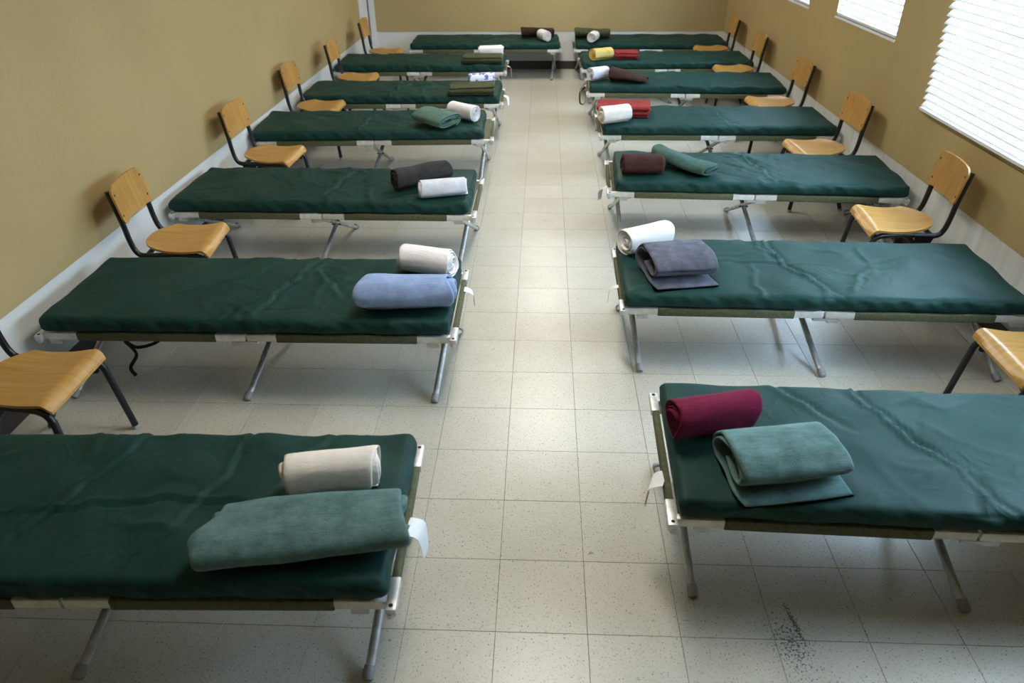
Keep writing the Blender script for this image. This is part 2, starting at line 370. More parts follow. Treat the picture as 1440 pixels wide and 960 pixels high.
for c in cells:
    if c not in near: rest.add([v+Vector((c[0]*T, c[1]*T, 0)) for v in tv], tf)
tag(rest.build('tile_field', 'tile', floor), kind='stuff')

WH = 0.475        # height of the white band
def wall_grid(holes, y0, y1, z0, z1, x0, x1):
    """slab in local y-z with rectangular holes, thickness x0..x1"""
    ys = sorted({y0, y1, *[v for h in holes for v in h[:2] if y0 < v < y1]}); zs = sorted({z0, z1, *[v for h in holes for v in h[2:4] if z0 < v < z1]})
    mbx = MB()
    for a, b_ in zip(ys, ys[1:]):
        for c_, d in zip(zs, zs[1:]):
            cy, cz = (a+b_)/2, (c_+d)/2
            if any(h[0] < cy < h[1] and h[2] < cz < h[3] for h in holes): continue
            mbx.box((x0, a, c_), (x1, b_, d))
    return mbx
# left wall (local x = 0 is the finished tan face; white band sits 6 mm back)
wl = tag(wall_grid([], Y_FRONT, Y_BACK+0.1, 0, Z_TOP, -0.15, -0.006).build('wall_left', 'white_wall', None, False, (LEFT_X0, 0, 0), (0, 0, ANG_L)), 'tan wall with a white band along its foot, left side', kind='structure')
wall_grid([], Y_FRONT, 8.37, WH, Z_TOP, -0.006, 0).build('wall_covering', 'tan_wall', wl)
MB().box((-0.006, Y_FRONT, 0), (0.004, 8.37, 0.10), None, 0.002).build('base_strip', 'baseboard_dark', wl)
holes = [w[:4] for w in WINDOWS]
wr = tag(wall_grid(holes, Y_FRONT, Y_BACK+0.1, 0, Z_TOP, 0.004, 0.16).build('wall_right', 'white_streaked', None, False, (RIGHT_X0, 0, 0), (0, 0, ANG_R)), 'tan wall with blinds and a white band along its foot, right side', kind='structure')
wall_grid(holes, Y_FRONT, Y_BACK-0.02, WH, Z_TOP, 0.0, 0.0039).build('wall_covering', 'tan_wall', wr)
MB().box((-0.004, Y_FRONT, 0), (0.004, Y_BACK, 0.10), None, 0.002).build('base_strip', 'baseboard_dark', wr)
bw = MB(); bw.box((-2.8, Y_BACK, 0), (2.5, Y_BACK+0.15, Z_TOP))
wb = tag(bw.build('wall_back', 'white_wall'), 'far tan wall above a white band', kind='structure')
MB().box((-2.405, Y_BACK-0.006, WH), (2.30, Y_BACK, Z_TOP)).build('wall_covering', 'tan_wall', wb)
bb = MB(); bb.box((-2.40, Y_BACK-0.012, 0), (2.19, Y_BACK, 0.105), None, 0.003)
tag(bb.build('baseboard_back', 'baseboard_dark'), 'dark rubber baseboard along the far wall', kind='structure')
wf = MB(); wf.box((-2.9, Y_FRONT-0.15, 0), (2.7, Y_FRONT, Z_TOP))
tag(wf.build('wall_front', 'tan_wall'), 'tan wall behind the viewer', kind='structure')
cl = MB(); cl.box((-2.9, Y_FRONT-0.15, Z_TOP), (2.7, Y_BACK+0.15, Z_TOP+0.1))
tag(cl.build('ceiling', 'ceiling_white'), 'white ceiling', kind='structure')
# white boards that meet in the far left corner
tr1 = MB(); tr1.box((-0.004, 8.375, 0), (0.012, 8.785, Z_TOP), None, 0.002)
tag(tr1.build('trim_1', 'white_trim', None, False, (LEFT_X0, 0, 0), (0, 0, ANG_L)), 'white corner board on the left wall', kind='structure')
tr2 = MB(); tr2.box((-2.483, Y_BACK-0.018, 0), (-2.405, Y_BACK, Z_TOP), None, 0.002)
tag(tr2.build('trim_2', 'white_trim'), 'white corner board on the far wall', kind='structure')
cb = MB(); cb.tube([(-2.487, Y_BACK-0.014, 0.0), (-2.487, Y_BACK-0.014, Z_TOP)], 0.005, 8)  # black tube stands in for the shaded gap between the corner boards
tag(cb.build('corner_gap_line', 'black_web', None, 'all'), 'thin dark line standing in for the shaded gap in the far left corner', 'gap line')

# windows with frames, panes, blinds
def make_window(n, w):
    y0, y1, z0, z1, kind = w
    fr = MB(); t = 0.035
    for lo, hi in (((0.05, y0, z0), (0.11, y1, z0+t)), ((0.05, y0, z1-t), (0.11, y1, z1)), ((0.05, y0, z0+t), (0.11, y0+t, z1-t)), ((0.05, y1-t, z0+t), (0.11, y1, z1-t))):
        fr.box(lo, hi)
    wn = tag(fr.build('window_%d' % n, 'frame_white', None, False, (RIGHT_X0, 0, 0), (0, 0, ANG_R)), kind='structure')
    tag(wn, 'white framed window in the right wall')
    MB().box((0.078, y0+t, z0+t), (0.082, y1-t, z1-t)).build('pane', 'pane_glass', wn)
    MB().box((0.072, (y0+y1)/2-0.012, z0+t), (0.0775, (y0+y1)/2+0.012, z1-t)).build('mullion', 'frame_white', wn)
    sill = MB()
    if kind == 'outside': sill.box((-0.030, y0-0.03, z0-0.030), (0.05, y1+0.03, z0-0.004), None, 0.003)
    else: sill.box((-0.006, y0-0.012, z0-0.014), (0.05, y1+0.012, z0+0.003), None, 0.002)
    sill.build('sill', 'tan_wall' if kind == 'outside' else 'frame_white', wn)
def make_blind(w, label):
    y0, y1, z0, z1, kind = w
    yc = (y0+y1)/2
    if kind == 'outside': xc, hw, zb, zt = -0.036, (y1-y0)/2+0.03, z0-0.005, z1+0.06
    else: xc, hw, zb, zt = 0.022, (y1-y0)/2-0.012, z0+0.012, z1-0.005
    root = thing('window_blind', label, 'blind', (RIGHT_X0+xc*math.cos(ANG_R)-yc*math.sin(ANG_R), xc*math.sin(ANG_R)+yc*math.cos(ANG_R), zb), ANG_R, 'slatted blinds on the right wall')
    pitch = 0.0435; dw = 0.025; tilt = R_(45)
    # curved slat, room-side edge down
    sl = MB(); k = 6; topv, botv = [], []
    for i in range(k+1):
        s = -1+2*i/k; cx, cz = s*dw, 0.0035*(1-s*s)
        x = cx*math.cos(tilt)-cz*math.sin(tilt); z = cx*math.sin(tilt)+cz*math.cos(tilt)
        for off, arr in ((0.0007, topv), (-0.0007, botv)):
            arr += [(x, -hw, z+off), (x, hw, z+off)]
    vs = topv+botv; nv = len(topv); fs = []
    for i in range(k):
        fs += [(2*i, 2*i+1, 2*i+3, 2*i+2), (nv+2*i, nv+2*i+2, nv+2*i+3, nv+2*i+1), (2*i, 2*i+2, nv+2*i+2, nv+2*i), (2*i+1, nv+2*i+1, nv+2*i+3, 2*i+3)]
    fs += [(0, nv, nv+1, 1), (2*k, 2*k+1, nv+2*k+1, nv+2*k)]
    sl.add(vs, fs); sme = sl.mesh('slat', 'slat_vinyl', True)
    z = 0.045; ns = int((zt-zb-0.09)/pitch)
    rnd = random.Random(3)
    for i in range(ns):
        link('slat', sme, root, (0, rnd.uniform(-0.003, 0.003), z+i*pitch), (0, rnd.uniform(-0.05, 0.05), 0))
    MB().box((-0.024, -hw, 0.0), (0.024, hw, 0.02), None, 0.004).build('bottom_rail', 'frame_white', root)
    MB().box((-0.026, -hw, zt-zb-0.045), (0.026, hw, zt-zb), None, 0.004).build('headrail', 'frame_white', root)
    for yy in (-hw*0.72, 0, hw*0.72):
        c = MB()
        for xx in (-0.0255, 0.0255): c.tube([(xx, yy, 0.02), (xx, yy, zt-zb-0.045)], 0.0009, 5)
        c.build('ladder_cord', 'frame_white', root)
    c = MB(); c.tube([(-0.03, -hw*0.80, 0.22), (-0.031, -hw*0.80, zt-zb-0.03)], 0.0035, 6).build('tilt_wand', 'frame_white', root)
for n, w in enumerate(WINDOWS, 1): make_window(n, w)
make_blind(WINDOWS[0], 'white slatted blind hanging over the nearest window at the right edge')
make_blind(WINDOWS[1], 'white slatted blind in the middle window of the right wall')
make_blind(WINDOWS[3], 'white slatted blind beside the front right cot, past the edge of the view')
make_blind(WINDOWS[2], 'white slatted blind in the window farthest down the right wall')

# ceiling troffers (above the frame)
def troffer(x, y, label):
    r = thing('ceiling_light', label, 'light', (x, y, Z_TOP), 0, 'recessed ceiling lights')
    h = MB(); a, b_ = 0.30, 0.60
    for lo, hi in (((-a-.02, -b_-.02, -.02), (-a, b_+.02, 0)), ((a, -b_-.02, -.02), (a+.02, b_+.02, 0)), ((-a, -b_-.02, -.02), (a, -b_, 0)), ((-a, b_, -.02), (a, b_+.02, 0))): h.box(lo, hi)
    h.build('frame', 'lamp_housing', r)
    MB().box((-a, -b_, -0.012), (a, b_, -0.004)).build('diffuser', 'lamp_diffuser', r)
for y, l in ((1.35, 'ceiling light panel above the nearer cots'), (4.6, 'ceiling light panel above the middle of the room'), (7.5, 'ceiling light panel near the far wall')):
    troffer(-0.15, y, l)

# ------------------------------------------------------------------ cots
CL, CWD, RZ = 1.925, 0.66, 0.372     # length, width, top of rail
def make_cot(sg, label):
    """local x = 0 centre; aisle end at x = -sg*CL/2 ; near side y = -CWD/2"""
    root = thing('camp_cot', label, 'cot')
    X = lambda a: sg*(a-CL/2)         # distance from the aisle end -> local x
    hw = CWD/2; rh = 0.036
    for sy in (-1, 1):
        for (a0, a1) in ((0.02, CL/2-0.004), (CL/2+0.004, CL-0.02)):
            m_ = MB(); xa, xb = sorted((X(a0), X(a1)))
            m_.box((xa, sy*(hw-0.013)-0.013, RZ-rh), (xb, sy*(hw-0.013)+0.013, RZ-0.001), None, 0.005)
            rail = m_.build('side_rail', 'rail_metal', root, True)
            m_ = MB(); s0, s1 = (a0+0.155, a1-0.135) if a0 < 0.1 else (a0+0.135, a1-0.155); xa, xb = sorted((X(s0), X(s1)))
            m_.box((xa, sy*(hw-0.013)-0.0165, RZ-rh-0.004), (xb, sy*(hw-0.013)+0.0165, RZ+0.0015), None, 0.006)
            m_.build('canvas_sleeve', 'olive_canvas', rail, True)
        # centre hinge plates
        m_ = MB(); xa, xb = sorted((X(CL/2-0.05), X(CL/2+0.05)))
        m_.box((xa, sy*(hw-0.013)-0.010, RZ-rh-0.016), (xb, sy*(hw-0.013)+0.010, RZ-rh-0.001), None, 0.003)
        m_.build('hinge', 'aluminium', root)
    # canvas deck, sagging a little
    m_ = MB(); nx, ny = 24, 8; vs = []
    for side in (0, 1):
        for i in range(nx+1):
            for j in range(ny+1):
                s, t = i/nx, -1+2*j/ny
                vs.append((X(0.03+s*(CL-0.06)), t*(hw-0.02), RZ-0.002-0.008*(1-t*t)*(1-(2*s-1)**4)-0.003*side))
    def q(i, j, k): return k*(nx+1)*(ny+1)+i*(ny+1)+j
    fs = []
    for i in range(nx):
        for j in range(ny):
            fs.append((q(i,j,0), q(i+1,j,0), q(i+1,j+1,0), q(i,j+1,0))); fs.append((q(i,j,1), q(i,j+1,1), q(i+1,j+1,1), q(i+1,j,1)))
    for i in range(nx): fs += [(q(i,0,0), q(i,0,1), q(i+1,0,1), q(i+1,0,0)), (q(i,ny,0), q(i+1,ny,0), q(i+1,ny,1), q(i,ny,1))]
    for j in range(ny): fs += [(q(0,j,0), q(0,j+1,0), q(0,j+1,1), q(0,j,1)), (q(nx,j,0), q(nx,j,1), q(nx,j+1,1), q(nx,j+1,0))]
    m_.add(vs, fs); m_.build('canvas_deck', 'olive_canvas', root, 'all')
    # ends: canvas-wrapped cross bar between corner plates with dark discs for holes
    for a in (0.0, CL):
        xe = X(a); inward = sg*(1 if a == 0 else -1)
        m_ = MB(); xa, xb = sorted((xe, xe+inward*0.024)); m_.box((xa, -hw+0.085, RZ-0.042), (xb, hw-0.085, RZ), None, 0.007)
        m_.build('end_bar', 'olive_canvas', root, True)
        for sy in (-1, 1):
            m_ = MB(); xa, xb = sorted((xe-inward*0.006, xe+inward*0.026)); ya, yb = sorted((sy*(hw-0.09), sy*(hw+0.028)))
            m_.box((xa, ya, RZ-0.030), (xb, yb, RZ), None, 0.004)
            cbk = m_.build('corner_bracket', 'bracket_metal', root, True)
            h = MB(); h.tube([(xe+inward*0.010, sy*(hw+0.012), RZ-0.0015), (xe+inward*0.010, sy*(hw+0.012), RZ+0.0010)], 0.0065, 12); h.build('bolt_hole_shade', 'hole_shade', cbk)  # near-black disc paints the shade inside a hole; the plate is solid
            h = MB(); h.tube([(xe+inward*0.012, sy*(hw+0.020), RZ-0.036), (xe+inward*0.012, sy*(hw+0.020), RZ-0.019)], 0.012, 10); h.build('pivot', 'aluminium', cbk, True)
    # three crossed pairs of legs
    for a, e in ((0.085, -1), (CL/2+0.01, 0), (CL-0.085, 1)):
        for sy in (-1, 1):
            # foot on side sy, head under the rail of the other side
            off = 0.035 if sy < 0 else -0.030
            if e == 0: off = 0.055 if sy < 0 else -0.040
            f = Vector((X(a+off), sy*(hw+0.005), 0.0)); t = Vector((X(a-off*(0.7 if e else 0.9)), -sy*(hw-0.02), RZ-0.030))
            ax = (t-f).normalized()
            m_ = MB(); m_.tube([f+ax*0.034, t], 0.0155, 12, True, (1.0, 0.82), (1, 0, 0))
            lg = m_.build('leg', 'aluminium', root, True)
            m_ = MB(); prof = [(0.0, 0.010), (0.003, 0.0165), (0.012, 0.0185), (0.030, 0.0185), (0.044, 0.017)]
            f2 = f+Vector((0, 0, 0.006))
            m_.tube([f2+ax*p for p, r in prof], [r for p, r in prof], 12, True, None, (1, 0, 0)); m_.build('foot_cap', 'foot_rubber', lg, True)
            if sy < 0 and e == 0:
                mid = (f+t)/2; m_ = MB(); m_.tube([mid-Vector((0.03, 0, 0)), mid+Vector((0.03, 0, 0))], 0.006, 8); m_.build('pivot_bolt', 'bolt_metal', lg)
            # flat link from the rail down to the leg
            m_ = MB(); p0 = Vector((X(a+(0.11 if a < CL*0.7 else -0.11)), -sy*(hw-0.02), RZ-0.030)); p1 = t+(f-t)*0.22
            m_.tube([p0, p1], 0.008, 6, True, (1.2, 0.4)); m_.build('brace', 'aluminium', root)
            # saddle bracket at the head
            m_ = MB(); xx = t.x; m_.box((xx-0.028, -sy*(hw-0.02)-0.016, RZ-0.062), (xx+0.028, -sy*(hw-0.02)+0.016, RZ-0.034), None, 0.004); m_.build('saddle', 'aluminium', root)
    return root

# mattress pads ---------------------------------------------------
ML, MW, MH = 1.885, 0.668, 0.080
def axis_coords(h, n):
    e = [0, 0.004, 0.010, 0.018, 0.028]
    return np.array([-h+v for v in e] + list(np.linspace(-h+0.04, h-0.04, n)) + [h-v for v in reversed(e)])
def make_mattress(seed, style):
    rng = np.random.default_rng(seed)
    hx, hy, hz = ML/2, MW/2, MH/2
    ax, ay = axis_coords(hx, 130), axis_coords(hy, 46); az = np.array([-hz, -hz+.005, -hz+.012, -hz+.022, 0, hz-.022, hz-.012, hz-.005, hz])
    idx = {}; V = []; Fc = []
    def vid(p):
        k = (round(p[0], 5), round(p[1], 5), round(p[2], 5))
        if k not in idx: idx[k] = len(V); V.append(p)
        return idx[k]
    def face(A, B, fn, flip):
        ids = [[vid(fn(a, b)) for b in B] for a in A]
        for i in range(len(A)-1):
            for j in range(len(B)-1):
                q = (ids[i][j], ids[i+1][j], ids[i+1][j+1], ids[i][j+1]); Fc.append(q[::-1] if flip else q)
    face(ax, ay, lambda a, b: (a, b, hz), False); face(ax, ay, lambda a, b: (a, b, -hz), True)
    face(ax, az, lambda a, b: (a, -hy, b), False); face(ax, az, lambda a, b: (a, hy, b), True)
    face(ay, az, lambda a, b: (-hx, a, b), True); face(ay, az, lambda a, b: (hx, a, b), False)
    P = np.array(V); r = 0.026
    Q = np.clip(P, [-hx+r, -hy+r, -hz+r], [hx-r, hy-r, hz-r]); D = P-Q; n = np.linalg.norm(D, axis=1, keepdims=True); Nn = D/n
    P2 = Q+Nn*r; x, y = P2[:, 0].copy(), P2[:, 1].copy()
    topw = np.clip((P[:, 2]+hz*0.2)/(hz*0.9), 0, 1)          # how far up the side
    # gentle quilting
    d = np.zeros(len(P))
    for k in range(5):
        kx, ky = rng.uniform(1.2, 4.5), rng.uniform(-4, 4); d += 0.0016*np.sin(2*np.pi*(kx*x+ky*y)+rng.uniform(0, 6.3))
    # cloth wrinkles: short ridges and valleys, mostly fanning from the centre fold and the corners
    wp = rng.uniform(0, 6.3, 6)
    xw = x+0.020*np.sin(9*y+wp[0])+0.010*np.sin(27*y+5*x+wp[1])+0.005*np.sin(61*y-13*x+wp[4]); yw = y+0.018*np.sin(7*x+wp[2])+0.008*np.sin(31*x+4*y+wp[3])+0.004*np.sin(57*x+9*y+wp[5])
    def wr(cx, cy, ang, ln, wd, amp, bend=0.0):
        ca, sa = math.cos(ang), math.sin(ang); u = (xw-cx)*ca+(yw-cy)*sa; v = -(xw-cx)*sa+(yw-cy)*ca + bend*u*u; v = np.where(v > 0, v*0.65, v*1.35)
        return amp*np.exp(-(v/wd)**2)*np.clip(1-(u/ln)**2, 0, 1)
    for k in range(int(style.get('n', 46)*1.3)):
        if rng.random() < 0.55: cx = rng.normal(0, 0.22)
        else: cx = rng.uniform(-hx, hx)
        cy = rng.uniform(-hy, hy)
        ang = rng.choice([R_(90), R_(62), R_(118), R_(40), R_(140)])+rng.normal(0, 0.18)
        if rng.random() < 0.15: ang = rng.normal(0, 0.15)
        d += wr(cx, cy, ang, rng.uniform(0.07, 0.24), rng.uniform(0.006, 0.013), rng.uniform(-0.0055, 0.0080)*style.get('amp', 1)*1.15, rng.uniform(-1.2, 1.2))
    # folds where the pad doubles over
    for (cx, cy, ang, ln, wd, amp, bend) in style.get('folds', []):
        d += wr(cx, cy, ang, ln, wd*0.7, amp, bend); d += wr(cx+0.016*math.sin(ang), cy-0.016*math.cos(ang), ang, ln, wd*0.7, -amp*0.9, bend)
    P3 = P2+Nn*(d*topw)[:, None]*np.clip(Nn[:, 2:3]*1.2+0.25, 0.0, 1)
    # sides: puckers and a slack lower hem
    side = 1-np.abs(Nn[:, 2]); ph = rng.uniform(0, 6, 4)
    pk = 0.0065*np.sin(x*31+ph[0]+y*9)*np.sin(x*8.3+ph[1]) + 0.0042*np.sin(x*67+ph[2]+P[:, 2]*60)+0.0025*np.sin(y*42+ph[3])
    pk += 0.0085*(np.abs(np.sin(x*11.5+1.3*np.sin(x*5+ph[0])+ph[2]+P[:, 2]*9))**0.6-0.6)*(0.4+0.6*np.sin(x*3.1+ph[3])**2)
    P3[:, 0] += Nn[:, 0]*side*pk; P3[:, 1] += Nn[:, 1]*side*pk
    lowedge = np.clip(-P[:, 2]/hz, 0, 1); P3[:, 1] += np.sign(y)*lowedge*side*0.008*np.sin(x*17+ph[1])
    # the edges of the top droop
    ed = np.minimum(hx-np.abs(x), hy-np.abs(y)); P3[:, 2] -= topw*0.006*np.exp(-ed/0.05)
    P3[:, 0] *= 1.0
    me = bpy.data.meshes.new('cot_mattress'); me.from_pydata(P3.tolist(), [], Fc)
    me.polygons.foreach_set('use_smooth', [True]*len(me.polygons)); me.materials.append(MATS['green_nylon']); me.update()
    return me

# side, aisle x of mattress end (near rail), near rail y, angle, mattress gap at the aisle end, who
COTS = [
 ('L', -0.572, -0.195, 1.6, 0.020, 'nearest cot at left, under the cream roll and big teal blanket'),
 ('L', -0.550, 1.228, 0.4, 0.025, 'cot at left under the light blue blanket roll'),
 ('L', -0.580, 2.652, -0.4, 0.040, 'cot at left under the charcoal blanket roll'),
 ('L', -0.565, 4.245, 2.6, 0.075, 'cot at left under the sage green folded blanket'),
 ('L', -0.545, 5.375, 1.0, 0.030, 'cot at left under the blue and white printed roll'),
 ('L', -0.575, 6.765, 0.4, 0.030, 'cot at left under the crumpled white bundle and flat olive blanket'),
 ('L', 0.060, 8.160, 0.8, 0.025, 'cot along the far wall at left under the dark brown roll'),
 ('R', 0.252, 0.150, -2.0, 0.025, 'nearest cot at right, under the magenta roll and teal blanket'),
 ('R', 0.220, 1.515, -1.1, 0.010, 'cot at right under the slate grey folded blanket'),
 ('R', 0.270, 3.080, -2.6, 0.050, 'cot at right under the maroon roll and jade green blanket'),
 ('R', 0.300, 4.372, -0.1, 0.025, 'cot at right under the cream roll and wide red blanket'),
 ('R', 0.265, 5.810, -2.0, 0.035, 'cot at right under the dark brown folded blanket'),
 ('R', 0.255, 6.900, 0.6, 0.020, 'cot at right under the yellow roll and small red blanket'),
 ('R', 0.215, 8.160, -0.5, 0.025, 'cot along the far wall at right under the olive blanket'),
]
STY = {
 0: dict(n=40, folds=[(0.10, -0.02, R_(2), 0.75, 0.010, 0.011, 0.10), (-0.12, 0.05, R_(70), 0.42, 0.013, 0.012, 0.2), (0.32, 0.08, R_(80), 0.30, 0.014, 0.010, -0.3), (0.55, 0.14, R_(66), 0.2, 0.016, 0.009, 0)]),
 1: dict(n=34, folds=[(0.12, 0.06, R_(78), 0.42, 0.013, 0.013, 0.25), (0.02, -0.12, R_(58), 0.3, 0.013, 0.010, 0.0), (0.30, 0.02, R_(125), 0.26, 0.014, 0.010, 0.4)]),
 2: dict(n=60, amp=1.2, folds=[(0.05, 0.0, R_(74), 0.38, 0.014, 0.013, 0), (-0.35, 0.05, R_(120), 0.3, 0.014, 0.010, 0)]),
 7: dict(n=26, amp=0.8, folds=[(-0.10, 0.03, R_(112), 0.50, 0.012, 0.013, 0.15), (-0.42, 0.20, R_(130), 0.25, 0.02, 0.010, 0.0)]),
 8: dict(n=30, folds=[(-0.08, 0.02, R_(108), 0.45, 0.013, 0.012, 0.2), (-0.30, 0.03, R_(1), 0.5, 0.008, 0.006, 0.0)]),
}
cot_proto = {}
cots = []
for i, (side, xa, yn, ang, gap, who) in enumerate(COTS):
    sg = -1 if side == 'L' else 1; az = R_(ang)
    if yn < 8: yn += 0.013*(yn-CY)/1.70
    lab = 'aluminium framed folding ' + who
    if side not in cot_proto: root = cot_proto[side] = make_cot(sg, lab)
    else: root = None
    # near aisle corner in local coordinates is (-sg*CL/2, -CWD/2)
    lc = Vector((-sg*CL/2, -CWD/2, 0)); lc.rotate(Matrix.Rotation(az, 3, 'Z')); ctr = Vector((xa, yn, 0))-lc
    cots.append([root, side, ctr, az, lab])
for c in cots:                     # copies are taken before cot-specific parts are hung on
    if c[0] is None: c[0] = copy_tree(cot_proto[c[1]])
for c in cots:
    c[0].location = c[2]; c[0].rotation_euler = (0, 0, c[3]); c[0]['label'] = c[4]; c[0]['group'] = 'folding camp cots in two rows'
for i, (side, xa, yn, ang, gap, who) in enumerate(COTS):
    sg = -1 if side == 'L' else 1; root, _, ctr, az, _ = cots[i]
    me = make_mattress(100+i, STY.get(i, dict(n=44, folds=[(0.02*sg, 0.0, R_(90+sg*14), 0.40, 0.013, 0.011, 0.1)])))
    off = Vector((sg*(gap-(CL-ML)/2), 0.0, 0)); off.rotate(Matrix.Rotation(az, 3, 'Z'))
    o = link('cot_mattress', me, None, ctr+off+Vector((0, 0, RZ+0.003+MH/2)), (0, 0, az))
    tag(o, 'green pad on the ' + who, 'mattress', 'green pads on the cots')

# paper tags and straps that hang from single cots
def paper_tag(ci, dy, wv=0.05, ln=0.10, twist=0.2):
    root, side, *_ = cots[ci]; sg = -1 if side == 'L' else 1
    x0 = -sg*(CL/2-0.006); m_ = MB(); n = 8; vs = []
    for k in range(2):
        for i in range(n+1):
            s = i/n; o1 = min(1, s/0.45); o2 = max(0, (s-0.45)/0.55); xo = -sg*(0.045*o1+0.006*math.sin(o2*2)); z = RZ-0.002-0.020*o1**1.5-o2*ln*0.85
            wd = wv*(1.1-0.7*max(0, s-0.45))
            for t in (-0.5, 0.5): vs.append((x0+xo-sg*0.0012*k+t*wd*math.sin(twist), dy+t*wd+0.01*s, z))
    q = lambda k, i, t: k*(n+1)*2+i*2+t
    fs = []
    for i in range(n):
        fs += [(q(0,i,0), q(0,i,1), q(0,i+1,1), q(0,i+1,0)), (q(1,i,0), q(1,i+1,0), q(1,i+1,1), q(1,i,1)), (q(0,i,0), q(0,i+1,0), q(1,i+1,0), q(1,i,0)), (q(0,i,1), q(1,i,1), q(1,i+1,1), q(0,i+1,1))]
    fs += [(q(0,0,0), q(1,0,0), q(1,0,1), q(0,0,1)), (q(0,n,0), q(0,n,1), q(1,n,1), q(1,n,0))]
    m_.add(vs, fs); o = m_.build('paper_tag', 'paper', root, True); tag(o, 'white paper tag')
for ci, dy, a, l, tw in ((0, -0.04, .070, .14, .2), (1, 0.14, .05, .09, -.2), (4, 0.02, .05, .09, .3), (5, 0.02, .06, .13, -.2), (7, -0.14, .075, .12, .3), (8, -0.10, .03, .09, 0), (9, -0.22, .07, .09, .5), (11, 0.03, .06, .09, .4)):
    paper_tag(ci, dy, a, l, tw)
def strap(ci, pts, r=0.009):
    root = cots[ci][0]; m_ = MB(); m_.tube([tuple(p) for p in smooth_path(pts, 6)], r, 6, True, (1.0, 0.22)); tag(m_.build('strap', 'black_web', root, True), 'black webbing strap')
strap(1, [(-0.62, 0.10, RZ-0.02), (-0.60, 0.08, 0.22), (-0.62, 0.03, 0.12), (-0.72, -0.02, 0.10), (-0.76, -0.05, 0.16), (-0.70, -0.08, 0.10), (-0.74, -0.10, 0.03), (-0.70, -0.14, 0.008)])
strap(11, [(-CL/2-0.01, 0.02, RZ-0.02), (-CL/2-0.06, 0.03, RZ-0.08), (-CL/2-0.055, -0.03, RZ-0.17), (-CL/2-0.01, -0.06, RZ-0.16), (-CL/2+0.0, -0.05, RZ-0.05)])

